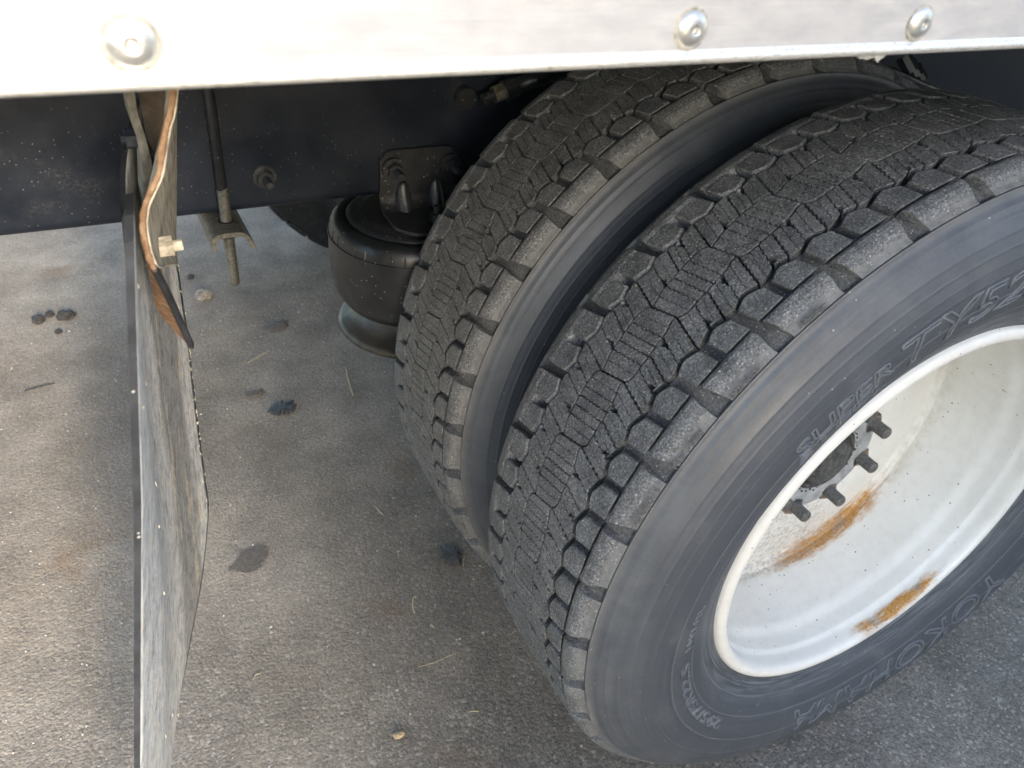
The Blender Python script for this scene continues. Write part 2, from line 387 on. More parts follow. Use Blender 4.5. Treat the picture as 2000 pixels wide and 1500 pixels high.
def tube(pts, radii, n=10):
    bm = bmesh.new(); rows = []
    pts = [Vector(p) for p in pts]
    for i, p in enumerate(pts):
        t = (pts[min(i+1, len(pts)-1)] - pts[max(i-1, 0)]).normalized()
        a = t.orthogonal().normalized() if i == 0 else (prev - t*prev.dot(t)).normalized()
        prev = a; b = t.cross(a)
        rows.append([bm.verts.new(p + radii[i]*(cos(2*pi*k/n)*a + sin(2*pi*k/n)*b)) for k in range(n)])
    for a, b in zip(rows, rows[1:]):
        for k in range(n): bm.faces.new((a[k], a[(k+1) % n], b[(k+1) % n], b[k]))
    bm.faces.new(rows[0][::-1]); bm.faces.new(rows[-1])
    return bm

def empty(name, loc):
    o = bpy.data.objects.new(name, None); COL.objects.link(o); o.location = loc; o.empty_display_size = .1; return o
def tag(o, label=None, cat=None, group=None, kind=None):
    for k, v in (('label', label), ('category', cat), ('group', group), ('kind', kind)):
        if v: o[k] = v
    return o

# ------------------------------------------------------------------ ground
bm = bmesh.new(); bmesh.ops.create_grid(bm, x_segments=8, y_segments=8, size=150)
g = mesh_obj('asphalt_ground', bm, 'asphalt'); tag(g, kind='structure')

# unseen wall added behind the camera: its shade lies over the wheels, the sun passes its end on the left
bm = bmesh.new(); add_box(bm, (-.66, -3.75, 0), (7.5, -3.5, 2.9), .01)
wl = mesh_obj('shade_wall', bm, 'wall'); tag(wl, 'unseen wall added to shade the wheels', 'wall')

# ------------------------------------------------------------------ the truck: all that moves with it hangs under one empty
truck = empty('truck', (0, 0, 0))
tag(truck, 'box truck seen at its dual rear wheels, white wheel rim, aluminium side rail, muddy flap', 'truck')

YR = -0.20                                   # outer face of the side rail
# side rail, an extrusion with a lip
ZR = AX + .6315
prof = [(YR+.030, ZR+.003), (YR+.004, ZR+.0005), (YR+.000, ZR-.0002), (YR-.0024, ZR+.0008), (YR-.0036, ZR+.0026), (YR-.0030, ZR+.0046), (YR-.0012, ZR+.0058),
        (YR+.0, ZR+.0068), (YR+.0, ZR+.112)]
bm = bmesh.new(); X0, X1 = -1.32, 4.6; NX = 120; rows = []
for (y, z) in prof: rows.append([bm.verts.new((X0+(X1-X0)*k/NX, y, z)) for k in range(NX+1)])
for i, (a, b) in enumerate(zip(rows, rows[1:])):
    for k in range(NX):
        f = bm.faces.new((a[k+1], a[k], b[k], b[k+1])); f.material_index = 0 if i >= 7 else 1; f.smooth = i < 7
rail = mesh_obj('side_rail', bm, None, truck, mats=['alu', 'bead'])
rail['label'] = 'brushed aluminium side rail with round head rivets'

def rivet_mesh():
    prof = [(.0, .0100), (.0004, .0098), (.0016, .0092), (.0028, .0078), (.0036, .0058), (.0040, .0040), (.0040, .0022), (.0036, .0019), (.0018, .0017), (.0014, .0010), (.0022, .0004), (.0024, .00001)]
    bm = lathe_y([(-a, r*.92) for a, r in prof], 36)
    return bm
RVX = [-.844, -.5915, -.427, -.844-.25, -.26, -.01, .24]
rv0 = None
for i, x in enumerate(RVX):
    if rv0 is None:
        rv0 = mesh_obj('rivet', rivet_mesh(), 'rivet', rail, (x, YR, AX+.648), True); o = rv0
        gb = mesh_obj('grime_ring', lathe_y([(-.0002, .0082), (-.0006, .0091), (-.0007, .0096), (-.0002, .0103)], 36), 'grime', rail, (x, YR, AX+.648), True); g0 = gb
    else:
        o = rv0.copy(); COL.objects.link(o); o.location = (x, YR, AX+.648); o.rotation_euler.y = i*1.1
        gb = g0.copy(); COL.objects.link(gb); gb.location = (x, YR, AX+.648)
    o.parent = rail; gb.parent = rail

# scraped lip shards under the rail
for x, w_, d_ in ((-.470, .022, .0035), (-.455, .012, .005)):
    bm = bmesh.new(); n = 8; top = []; bot = []
    for k in range(n+1):
        xx = x + w_*k/n; dz = d_*sin(pi*k/n)*(.6+.4*random.random())
        top.append((bm.verts.new((xx, YR+.001, ZR+.0008)), bm.verts.new((xx, YR+.012, ZR+.0008))))
        bot.append((bm.verts.new((xx, YR+.0015, ZR-dz)), bm.verts.new((xx, YR+.011, ZR-dz*.4))))
    for k in range(n):
        for q in ((top[k][0], top[k+1][0], bot[k+1][0], bot[k][0]), (top[k][1], bot[k][1], bot[k+1][1], top[k+1][1]), (bot[k][0], bot[k+1][0], bot[k+1][1], bot[k][1])):
            bm.faces.new(q)
    mesh_obj('bent_lip', bm, 'bead', rail)

# box body above, floor and cross members below it
bm = bmesh.new(); add_box(bm, (-1.32, YR+.006, ZR+.1125), (4.6, 2.30, ZR+2.4), .01)
body = mesh_obj('box_body', bm, 'panel', truck)
bm = bmesh.new(); add_box(bm, (-1.31, YR+.034, ZR+.062), (4.59, 2.262, ZR+.1115))
floor_ = mesh_obj('body_floor', bm, 'under', truck)
for x in (-1.22, -.40, .0, .4, .8, 1.2, 1.7, 2.2, 2.8, 3.4, 4.0):
    bm = bmesh.new(); add_box(bm, (x-.03, YR+.04, ZR-.005), (x+.03, 2.25, ZR+.061))
    mesh_obj('cross_member', bm, 'under', truck)
bm = bmesh.new()
rows = [[bm.verts.new((X0+(X1-X0)*k/2, 2.30+dy, z)) for k in range(3)] for dy, z in ((-.03, ZR+.003), (0, ZR), (0, ZR+.112))]
for a, b in zip(rows, rows[1:]):
    for k in range(2): bm.faces.new((a[k], a[k+1], b[k+1], b[k]))
mesh_obj('far_side_rail', bm, 'bead', truck)

# frame rails (C channels)
def channel(yf, sgn, zb, zt, name):
    t, fl, R = .009, .085, .016
    out = []
    for k in range(7):
        a = pi/2*k/6; out.append((yf + sgn*(R - R*sin(a)), zb + R - R*cos(a)))
    pr = [(yf+sgn*fl, zb)] + out + [(yf, zt-.002), (yf+sgn*fl, zt-.002)]
    inn = [(yf+sgn*fl, zt-t), (yf+sgn*t, zt-t), (yf+sgn*t, zb+t), (yf+sgn*fl, zb+t)]
    pr = pr + inn
    bm = bmesh.new(); xs = [-1.30, -1.0, -.7, 0, .7, 2, 5.0]
    rows = [[bm.verts.new((x, y, z)) for x in xs] for y, z in pr]
    n = len(pr)
    for i in range(n):
        a, b = rows[i], rows[(i+1) % n]
        for k in range(len(xs)-1):
            bm.faces.new((a[k], a[k+1], b[k+1], b[k]))
    bm.faces.new([r[0] for r in rows]); bm.faces.new([r[-1] for r in rows][::-1])
    bmesh.ops.recalc_face_normals(bm, faces=bm.faces)
    o = mesh_obj(name, bm, 'frame', truck); auto_smooth(o, 30); return o
FY = .60; FZ = AX + .2155
frame = channel(FY, 1, FZ, ZR-.006, 'frame_rail')
frame2 = channel(1.50, -1, FZ, ZR-.006, 'frame_rail')

def hexbolt(parent, x, z, y=FY, wr=.0165, nr=.0125, rr_=.0062, L=.030, tilt=0, mat='black'):
    bm = bmesh.new()
    add_cyl(bm, (x, y+.001, z), (x, y-.0032, z), wr, 24)
    a = mesh_obj('washer', bm, mat, parent)
    bm = bmesh.new(); add_cyl(bm, (x, y-.0032, z), (x, y-.0145, z), nr, 6)
    bmesh.ops.bevel(bm, geom=bm.edges[:], offset=.0008, segments=1, affect='EDGES')
    b = mesh_obj('nut', bm, mat, parent)
    bm = bmesh.new(); n = 9; pts = []; rad = []
    for k in range(n*2+1):
        pts.append((x, y-.0145-(L-.0145)*k/(2*n), z)); rad.append(rr_*(1.0 if k % 2 else .93))
    pts.append((x, y-L-.001, z)); rad.append(rr_*.8)
    c = mesh_obj('bolt_end', tube(pts, rad, 14), mat, parent, smooth=False)
hexbolt(frame, -.643, AX+.267, L=.036)

# hanger plate of the air spring with two bolts and a pressed rib
bm = bmesh.new()
zc0, zc1 = AX+.196, AX+.292
nseg = 10; prof = [(FY-.009, zc1), (FY-.009, AX+.222)]
for k in range(1, nseg+1):
    a = pi/2*k/nseg; prof.append((FY-.009-.022*(1-cos(a)), AX+.222-.022*sin(a)))
prof.append((FY-.105, AX+.199))
xs = [-.472+.125*k/12 for k in range(13)]
rows = []
for j, (y, z) in enumerate(prof):
    row = []
    for k, x in enumerate(xs):
        zz = z; yy = y
        if j == 0:
            c = min(k, 12-k); zz -= .014*max(0, 1-c/1.6)**2
        if j == len(prof)-1:
            c = min(k, 12-k); yy += .03*max(0, 1-c/3)**2
        row.append(bm.verts.new((x, yy, zz)))
    rows.append(row)
for a, b in zip(rows, rows[1:]):
    for k in range(12): bm.faces.new((a[k], b[k], b[k+1], a[k+1]))
bm.normal_update(); bmesh.ops.solidify(bm, geom=bm.faces[:], thickness=.005)
bmesh.ops.recalc_face_normals(bm, faces=bm.faces)
plate = mesh_obj('air_spring_bracket', bm, 'black', truck); auto_smooth(plate, 40)
for xr in (-.436, -.382):
    bm = bmesh.new(); rows = []
    for k in range(13):
        t = k/12; z = AX+.245-.043*t; wdt = .0005+.0125*sqrt(1-(1-t)**2); dpt = .001+.007*sqrt(1-(1-t)**2)+.016*t**2
        rows.append([bm.verts.new((xr+wdt*cos(a)*1.0, FY-.0135-dpt*sin(a), z)) for a in [pi*j/10 for j in range(11)]])
    for a, b in zip(rows, rows[1:]):
        for j in range(10): bm.faces.new((a[j], a[j+1], b[j+1], b[j]))
    bm.faces.new(rows[0][::-1])
    bmesh.ops.recalc_face_normals(bm, faces=bm.faces)
    mesh_obj('pressed_rib', bm, 'black', plate, smooth=True)
hexbolt(plate, -.453, AX+.265, FY-.0145, .0175, .0125, .0065, .034)
hexbolt(plate, -.359, AX+.264, FY-.0145, .0175, .0125, .0065, .034)
bm = bmesh.new(); add_cyl(bm, (-.405, FY-.075, AX+.200), (-.405, FY-.075, AX+.214), .011, 6)
add_cyl(bm, (-.405, FY-.075, AX+.214), (-.405, FY-.075, AX+.226), .0055, 12); mesh_obj('nut', bm, 'black', plate)

# brass hose fitting on the frame, half hidden behind the inner tyre
bm = bmesh.new(); add_cyl(bm, (-.336, FY+.001, AX+.364), (-.336, FY-.012, AX+.362), .017, 20); mesh_obj('washer', bm, 'black', frame)
fit = mesh_obj('air_fitting', tube([(-.318, FY-.03, AX+.366), (-.296, FY-.03, AX+.373)], [.0085, .0085], 12), 'black', truck)
bm = bmesh.new(); add_cyl(bm, (-.300, FY-.03, AX+.372), (-.283, FY-.03, AX+.377), .0135, 6); mesh_obj('hex_collar', bm, 'zinc', fit)
bm = bmesh.new(); add_cyl(bm, (-.283, FY-.03, AX+.377), (-.262, FY-.03, AX+.384), .0165, 20, .015); mesh_obj('sleeve', bm, 'black', fit)
mesh_obj('hose', tube([(-.262, FY-.03, AX+.384), (-.22, FY-.03, AX+.394), (-.17, FY-.02, AX+.40), (-.1, FY-.01, AX+.40), (.1, FY-.01, AX+.40)], [.012]*5, 14), 'black', fit, smooth=True)

# fittings further along, above the right end of the inner tyre
bb = mesh_obj('brake_hose', tube([(.30, .52, AX+.44), (.38, .50, AX+.419), (.47, .49, AX+.397), (.56, .49, AX+.37), (.7, .5, AX+.33)], [.006]*5, 10), 'black', truck, smooth=True)
for k, (x, z) in enumerate(((.525, .400), (.545, .392), (.566, .384))):
    bm = bmesh.new(); add_cyl(bm, (x-.006, .52, AX+z+.014), (x+.006, .50, AX+z-.010), .014-.002*k, 8); mesh_obj('hose_nut', bm, 'black', bb)

# U-bolt rod and its channel clamp under the frame
RX, RY = -.7045, FY-.016
clamp = bpy.data.objects.new('body_clamp', None); COL.objects.link(clamp); clamp.parent = truck
rod = mesh_obj('rod', tube([(RX-.003, RY, ZR+.02), (RX, RY, AX+.262)], [.0072, .0072], 18), 'black', clamp, smooth=True)
pts, rad = [], []
z = AX+.262; k = 0
while z > AX+.112:
    pts.append((RX+.0005*(k % 2), RY, z)); rad.append(.0082 if k % 2 else .0071); z -= .00105; k += 1
pts.append((RX, RY, AX+.1105)); rad.append(.0058)
mesh_obj('threaded_rod', tube(pts, rad, 18), 'zinc', clamp)
zt = FZ-.003
oc = [(-.0255, -.026), (-.0265, -.014), (-.0245, -.006), (-.018, -.001), (-.008, .0005), (.008, .0005), (.018, -.0015), (.0235, -.006), (.0285, -.016), (.0335, -.027)]
ic = [(.0275, -.0275), (.0230, -.018), (.0185, -.0095), (.0140, -.0068), (.006, -.006), (-.008, -.006), (-.0155, -.0072), (-.0195, -.011), (-.0205, -.016), (-.0200, -.026)]
ring = oc+ic
bm = bmesh.new(); ys = [RY-.040, RY-.02, RY+.03, RY+.15]
rows = [[bm.verts.new((RX+x-.002, y, zt+z)) for x, z in ring] for y in ys]
for a, b in zip(rows, rows[1:]):
    for k in range(len(ring)): bm.faces.new((a[k], a[(k+1) % len(ring)], b[(k+1) % len(ring)], b[k]))
bm.faces.new(rows[0]); bm.faces.new(rows[-1][::-1])
bmesh.ops.recalc_face_normals(bm, faces=bm.faces)
o = mesh_obj('clamp_channel', bm, 'zinc', clamp); auto_smooth(o, 50)
bm = bmesh.new(); add_cyl(bm, (RX, RY, zt-.008), (RX, RY, zt-.022), .0135, 6); mesh_obj('nut', bm, 'black', clamp)
bm = bmesh.new(); add_cyl(bm, (RX, RY, zt+.0003), (RX, RY, zt+.0012), .0115, 20); mesh_obj('rod_hole', bm, 'black', clamp)

# air spring
ASX, ASY = -.413, .598
pr = [(.001, .190), (.080, .190), (.086, .1895), (.090, .187), (.098, .187), (.106, .185), (.109, .181), (.109, .176)]
air = empty('air_spring', (ASX, ASY, AX)); air.parent = truck
mesh_obj('top_plate', lathe_z(pr, 64), 'black', air, smooth=True)
pb = [(.107, .1800), (.113, .1840), (.124, .1810), (.131, .174), (.1345, .164), (.136, .150), (.1365, .125), (.1355, .095), (.132, .070), (.126, .052), (.116, .038), (.100, .028), (.09, .024)]
bel = mesh_obj('bellows', lathe_z(pb, 72, False), 'bellows', air, smooth=True)
mesh_obj('mould_ring', lathe_z([(.1345, .1545), (.1366, .1552), (.1374, .1542), (.1364, .1526), (.1345, .152)], 72, False), 'bellows', bel, smooth=True)
bm = bmesh.new()
for k in range(40):
    a = 2*pi*k/40
    p = Vector((.1325*cos(a), .1325*sin(a), .170)); q = Vector((.1362*cos(a), .1362*sin(a), .155))
    if k % 3 != 1: add_cyl(bm, p, q, .0011, 5)
mesh_obj('mould_rib', bm, 'bellows', bel)
pp = [(.088, .028), (.092, .020), (.098, .009), (.110, .000), (.120, -.004), (.126, -.008), (.1275, -.013), (.125, -.018), (.116, -.020), (.085, -.022), (.01, -.022)]
mesh_obj('piston', lathe_z(pp, 72, False), 'gold', air, smooth=True)
bm = bmesh.new(); add_box(bm, (-.45, .57, AX-.085), (.12, .65, AX-.0225), .01); mesh_obj('trailing_arm', bm, 'under', truck)
bm = bmesh.new(); add_cyl(bm, (0, .30, AX), (0, 1.8, AX), .065, 32); mesh_obj('axle_tube', bm, 'under', truck)
bm = bmesh.new(); bmesh.ops.create_uvsphere(bm, u_segments=32, v_segments=16, radius=.19); 
for v in bm.verts: v.co.y *= .7
mesh_obj('differential', bm, 'under', truck, (0, 1.05, AX), True)

# ------------------------------------------------------------------ tyres
NP = 38; PITCH = 2*pi/NP; RT = .505; UL = RT*PITCH*1000           # pitch length in mm
OUTP = [(0, .5050), (.030, .5049), (.060, .5043), (.080, .5035), (.093, .5023), (.1020, .5006), (.1065, .4980), (.1095, .4940), (.1130, .4894), (.1180, .4858)]
BASP = [(0, .4905), (.030, .4904), (.055, .4900), (.068, .4898), (.085, .4890), (.0955, .4876), (.1020, .4862), (.1075, .4852), (.1130, .4848), (.1176, .4849)]
cum = [0.]
for a, b in zip(OUTP, OUTP[1:]): cum.append(cum[-1]+hypot(b[0]-a[0], b[1]-a[1]))
SMAX = cum[-1]*1000
def prof_at(pl, s):
    s = min(max(s, 0), cum[-1])
    for i in range(len(cum)-1):
        if s <= cum[i+1]+1e-12:
            f = (s-cum[i])/(cum[i+1]-cum[i]); a, b = pl[i], pl[i+1]
            return a[0]+(b[0]-a[0])*f, a[1]+(b[1]-a[1])*f
def P3(t, v, h):
    """t in pitches, v in mm along the profile (sign = side), h depth fraction 0 top .. 1 groove floor"""
    s = abs(v)/1000; a = prof_at(OUTP, s); b = prof_at(BASP, s)
    y = a[0]+(b[0]-a[0])*h; r_ = a[1]+(b[1]-a[1])*h
    if v < 0: y = -y
    th = t*PITCH
    return Vector((r_*cos(th), y, r_*sin(th)))

def offset_poly(pts, d):
    """shrink a polygon given in (mm, mm)"""
    n = len(pts); out = []
    A = sum(pts[i][0]*pts[(i+1) % n][1]-pts[(i+1) % n][0]*pts[i][1] for i in range(n))
    sg = 1 if A > 0 else -1
    for i in range(n):
        p, c, q = pts[i-1], pts[i], pts[(i+1) % n]
        e1 = (c[0]-p[0], c[1]-p[1]); e2 = (q[0]-c[0], q[1]-c[1])
        l1 = hypot(*e1) or 1; l2 = hypot(*e2) or 1
        nx = -(e1[1]/l1+e2[1]/l2)*sg; ny = (e1[0]/l1+e2[0]/l2)*sg
        l = hypot(nx, ny) or 1; k = d/max(.55, l/2)
        out.append((c[0]+nx/l*k, c[1]+ny/l*k))
    return out

def add_piece(bm, poly, bev=.8, hb=.09, dh=0.0):
    """poly of (t, v): extruded block with a worn edge"""
    mm = [(t*UL, v) for t, v in poly]
    ins = offset_poly(mm, bev)
    top = [bm.verts.new(P3(u/UL, v, dh)) for u, v in ins]
    mid = [bm.verts.new(P3(u/UL, v, hb+dh)) for u, v in mm]
    lo = [bm.verts.new(P3(u/UL, v, 1.12)) for u, v in mm]
    n = len(mm)
    A = sum(mm[i][0]*mm[(i+1) % n][1]-mm[(i+1) % n][0]*mm[i][1] for i in range(n))
    f = bm.faces.new(top)
    for i in range(n):
        j = (i+1) % n
        bm.faces.new((top[i], mid[i], mid[j], top[j])).smooth = False
        bm.faces.new((mid[i], lo[i], lo[j], mid[j]))

def spread(v, sym):
    """the outer rows stand a little wider than the inner ones"""
    return v if v < 25 else 25+(v-25)*(1.155 if sym else 1.075)

def interp(tab, t):
    if t <= tab[0][0]: return tab[0][1]
    for (a, va), (b, vb) in zip(tab, tab[1:]):
        if t <= b: return va+(vb-va)*(t-a)/(b-a)
    return tab[-1][1]

# left boundary of the centre block (v over tau) and its right one, the latter by 180 degree symmetry
DL = [(0, 15.0), (.05, 20.0), (.14, 22.0), (.42, 21.3), (.62, 20.2), (.80, 18.5), (.92, 14.6), (1.0, 14.0)]
def vL(t): return interp(DL, t)
DR = [(1-a, -v) for a, v in reversed(DL)]
def vR(t): return interp(DR, t)
SK = .09
CE = [(-.12, 55.4), (-.06, 55.0), (.05, 52.8), (.16, 49.6), (.30, 52.2), (.42, 55.4), (.52, 55.0), (.66, 49.2), (.80, 52.2), (.93, 55.4), (1.05, 52.8)]
def wave(x, ph, amp): return amp*(abs(((x/6.2+ph) % 1)*2-1)*2-1)

def line_pts(f0, f1, tau0, tau1, ph, amp, n, offs=None):
    """wavy transverse line from (tau0, v0) to (tau1, v1); returns (t, v) list"""
    out = []
    for k in range(n+1):
        f = k/n; v = f0+(f1-f0)*f; t = tau0+(tau1-tau0)*f
        fade = min(1, min(f, 1-f)*6)
        t += wave(v, ph, amp)*fade/UL + (offs(f) if offs else 0)/UL
        out.append((t, v))
    return out

def centre_block(detail, rnd):
    bm = bmesh.new()
    cuts = [(0, 3.0, .7), (.155, .55, 1.0), (.29, 1.2, 1.1), (.425, 1.5, 1.1), (.565, 1.5, 1.1), (.70, 1.2, 1.1), (.845, .55, 1.0), (1.0, 3.0, .7)] if detail else [(0, 2.4, 0), (.5, 1.2, 0), (1, 2.4, 0)]
    n = 30 if detail else 2
    for i in range(len(cuts)-1):
        a, ga, wa = cuts[i]; b, gb, wb = cuts[i+1]
        ta, tb = a+ga/2/UL, b-gb/2/UL
        up = line_pts(vL(ta), vR(ta), ta, ta-SK, i*.37, wa, n)
        dn = line_pts(vL(tb), vR(tb), tb, tb-SK, (i+1)*.37, wb, n)
        lf = [(ta+(tb-ta)*k/4, vL(ta+(tb-ta)*k/4)) for k in (1, 2, 3)]
        rt = [(ta+(tb-ta)*k/4-SK, vR(ta+(tb-ta)*k/4)) for k in (3, 2, 1)]
        add_piece(bm, up[::-1] + lf + dn + rt, .3 if detail else .6, .045, rnd.uniform(0, .045))
    return bm

def slant_block(pair, sym, detail, rnd):
    bm = bmesh.new()
    if pair == 0: cuts = [(0, 2.4, 1.0), (.12, .42, .9), (.25, 1.4, 1.0), (.355, .42, .9), (.46, 2.4, 1.0)]; pitcut = 2; pitend = 'out'
    else: cuts = [(.46, 2.4, 1.0), (.59, .42, .9), (.72, 1.4, 1.0), (.86, .42, .9), (1.0, 2.4, 1.0)]; pitcut = 2; pitend = 'in'
    if not detail: cuts = [cuts[0], cuts[2], cuts[4]]; pitcut = 9
    n = 26 if detail else 2
    def pit(f):
        x = f if pitend == 'out' else 1-f
        return 7.5*max(0, 1-x/.42)**.8
    for i in range(len(cuts)-1):
        a, ga, wa = cuts[i]; b, gb, wb = cuts[i+1]
        ta, tb = a+ga/2/UL, b-gb/2/UL
        def mk(tau, ph, amp, offs=None):
            to = tau-.115
            return line_pts(interp(CE, to), vL(tau % 1.0)+2.7, to, tau, ph, amp, n, offs)
        up = mk(ta, i*.41+pair*.2, wa, (lambda f: pit(f)) if (i == pitcut and pitend == 'out') else None)
        dn = mk(tb, (i+1)*.41+pair*.2, wb, (lambda f: -pit(f)) if (i+1 == pitcut and pitend == 'in') else None)
        lf = [(ta-.115+(tb-ta)*k/3, interp(CE, ta-.115+(tb-ta)*k/3)) for k in (1, 2)]
        rt = [(ta+(tb-ta)*k/3, vL((ta+(tb-ta)*k/3) % 1.0)+2.7) for k in (2, 1)]
        poly = [(t, spread(v, sym)) for t, v in up[::-1] + lf + dn + rt]
        if sym: poly = [(.91-t, -v) for t, v in poly]
        add_piece(bm, poly, .3 if detail else .6, .045, rnd.uniform(0, .06))
    return bm

def side_block(k, sym, rnd):
    """inner row of the shoulder: rounded pentagons, two to the pitch; k in 0, 1"""
    bm = bmesh.new()
    if k == 0: base = [(.495, 60.2), (.52, 58.6), (.58, 56.6), (.655, 54.6), (.68, 54.4), (.71, 54.9), (.80, 57.4), (.872, 59.6), (.888, 61.0), (.93, 80.5), (.90, 81.0), (.72, 81.2), (.56, 81.0), (.548, 80.2)]
    else: base = [(-.005, 61.5), (.02, 60.2), (.08, 57.6), (.155, 55.4), (.18, 55.2), (.21, 55.7), (.30, 58.4), (.362, 60.4), (.378, 61.8), (.428, 80.5), (.40, 81.0), (.22, 81.2), (.06, 81.0), (.048, 80.2)]
    poly = base
    poly = [(t, spread(v, sym)+rnd.uniform(-.3, .3)) for t, v in base]
    if sym: poly = [(.91-t, -v) for t, v in poly]
    add_piece(bm, poly, 1.3, .13, rnd.uniform(0, .04))
    return bm

def shoulder_lug(sym, rnd, detail=True):
    """outer lug wrapping over the shoulder; grid of (s rows) x (columns)"""
    bm = bmesh.new()
    svals = [82.8, 83.6, 88, 94, 100, 104, 107.5, 110, 112.5, 115, 118, SMAX-2.5, SMAX]
    st = spread(81.2, sym)+2.3
    svals = [st+(q-82.8)*(107.5-st)/24.7 if q < 107.5 else q for q in svals]
    rows = []
    for i, s in enumerate(svals):
        sl = .0028*(s-80)                    # skew outwards
        flare = min(1, max(0, (s-93)/26))      # the gully widens outwards
        t0 = .556+sl*.6+.060*flare; t1 = 1.405+sl*.9-.085*flare
        cols = [(t0, 1.12), (t0, .12), (t0+.9/UL, .0)]
        n = 9
        for k in range(1, n):
            f = k/n; nick = .0
            cols.append((t0+(t1-t0)*f, rnd.uniform(0, .012)))
        cols += [(t1-.9/UL, .0), (t1, .12), (t1, 1.12)]
        row = []
        for (t, h) in cols:
            hh = h
            if i == 0: hh = max(h, 1.12)
            elif i == 1: hh = max(h, .09)
            v = s if i else svals[1]-.1
            if sym: t, v = .91-t, -v
            row.append(bm.verts.new(P3(t, v, hh)))
        rows.append(row)
    for i, (a, b) in enumerate(zip(rows, rows[1:])):
        for k in range(len(a)-1):
            f = bm.faces.new((a[k], a[k+1], b[k+1], b[k]))
            f.material_index = 0
    return bm

rnd = random.Random(3)
def finish(bm, name, mats):
    bmesh.ops.recalc_face_normals(bm, faces=bm.faces)
    me = bpy.data.meshes.new(name); bm.to_mesh(me); bm.free()
    for k in mats: me.materials.append(MAT[k])
    # outward test on the top face is left to recalc
    return me
def pitch_set(detail):
    L = [('centre_block', centre_block(detail, rnd))]
    for sym in (False, True):
        for k in (0, 1):
            L.append(('sipe_block', slant_block(k, sym, detail, rnd)))
            L.append(('side_block', side_block(k, sym, rnd)))
        L.append(('shoulder_lug', shoulder_lug(sym, rnd)))
    return [(n, finish(b, n, ['tread', 'shoulder'])) for n, b in L]
VARIANTS = [pitch_set(True) for _ in range(3)]
COARSE = pitch_set(False)

# tyre carcass profile, outside at -y: groove floor, shoulder ridge, ribbed sidewall, bead
SW = [(-.1176, .4850), (-.1196, .4860), (-.1206, .4848), (-.1198, .4826), (-.1212, .4806), (-.1240, .4770)]
ridge = [(.4770, -.1250), (.465, -.1368), (.450, -.1458), (.435, -.1512), (.420, -.1543), (.405, -.1553), (.39, -.1546), (.375, -.1520), (.36, -.1474), (.345, -.1410), (.332, -.1338), (.320, -.1260), (.310, -.1205), (.303, -.1178), (.296, -.1150)]
def ysw(r_):
    for (ra, ya), (rb, yb) in zip(ridge, ridge[1:]):
        if rb <= r_ <= ra: return ya+(yb-ya)*(r_-ra)/(rb-ra)
    return ridge[0][1] if r_ > ridge[0][0] else ridge[-1][1]
RINGS = [(.4680, .0005, .0011), (.4565, .0005, .0016), (.4440, .0006, .0013), (.4310, .0005, .0015), (.4180, .0005, .0013), (.3890, .0007, .0009), (.3530, .0009, .0010), (.3270, .0006, .0009), (.3120, .0009, .0012)]
r_ = .4755; fine = []
while r_ > .2965:
    y = ysw(r_)
    # smooth the control polygon
    y = (ysw(r_-.006)+ysw(r_)+ysw(min(.477, r_+.006)))/3
    for rc, hh, ww in RINGS: y -= hh*math.exp(-((r_-rc)/ww)**2)
    fine.append((y, r_)); r_ -= .0007
carc = [(y, r2) for y, r2 in reversed(BASP)][:-1]
left = [(-y, r2) for y, r2 in BASP[::-1]] + []       # -y side floor from shoulder to centre
prof = fine[::-1] + SW[::-1] + [(-y, r2) for y, r2 in BASP[::-1]] + [(y, r2) for y, r2 in BASP[1:]] + [(-y, r2) for y, r2 in SW] + [(-y, r2) for y, r2 in fine]
nf = len(fine)
bm = lathe_y(prof, 228)
for i, f in enumerate(bm.faces):
    row = i//228
    k_ = row-(nf+len(SW)); n_ = 2*len(BASP)-3
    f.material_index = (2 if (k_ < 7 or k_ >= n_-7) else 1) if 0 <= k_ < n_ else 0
    f.smooth = True
bmesh.ops.recalc_face_normals(bm, faces=bm.faces)
me_carc = bpy.data.meshes.new('tyre'); bm.to_mesh(me_carc); bm.free()
me_carc.materials.append(MAT['side']); me_carc.materials.append(MAT['groove']); me_carc.materials.append(MAT['shoulder'])

TH0 = radians(130.1)
def make_tyre(y0, phase, fine_range, parts):
    ty = bpy.data.objects.new('tyre', me_carc); COL.objects.link(ty); ty.location = (0, y0, AX); ty.parent = truck
    rest = bmesh.new()
    for k in range(NP):
        th = (TH0+phase+k*PITCH) % (2*pi); d = math.degrees(th)
        if parts and fine_range[0] <= d <= fine_range[1]:
            for (nm, me) in VARIANTS[k % 3]:
                o = bpy.data.objects.new(nm, me); COL.objects.link(o); o.parent = ty; o.rotation_euler = (0, -th, 0)
        else:
            R_ = Matrix.Rotation(-th, 4, 'Y')
            for (nm, me) in COARSE:
                n0 = len(rest.verts); rest.from_mesh(me); rest.verts.ensure_lookup_table()
                for v in rest.verts[n0:]: v.co = R_ @ v.co
    me = bpy.data.meshes.new('tread'); rest.to_mesh(me); rest.free()
    me.materials.append(MAT['tread']); me.materials.append(MAT['shoulder'])
    o = bpy.data.objects.new('tread', me); COL.objects.link(o); o.parent = ty; o['kind'] = 'stuff'
    return ty
Y0 = .0065; DD = .3415
ty_out = make_tyre(Y0, 0, (80, 212), True); ty_out['label'] = 'worn outer rear tyre with raised sidewall lettering'
ty_in = make_tyre(Y0+DD, radians(4.75), (96, 208), True); ty_in['label'] = 'inner rear tyre of the pair, partly hidden'
me_far = me_carc.copy(); me_far.materials[0] = MAT['bellows']; me_far.materials[1] = MAT['bellows']; me_far.materials[2] = MAT['bellows']  # far tyre: shade under the truck put into the colour, darker rubber
ty_far = bpy.data.objects.new('tyre', me_far); COL.objects.link(ty_far); ty_far.location = (0, 1.80, AX); ty_far.parent = truck
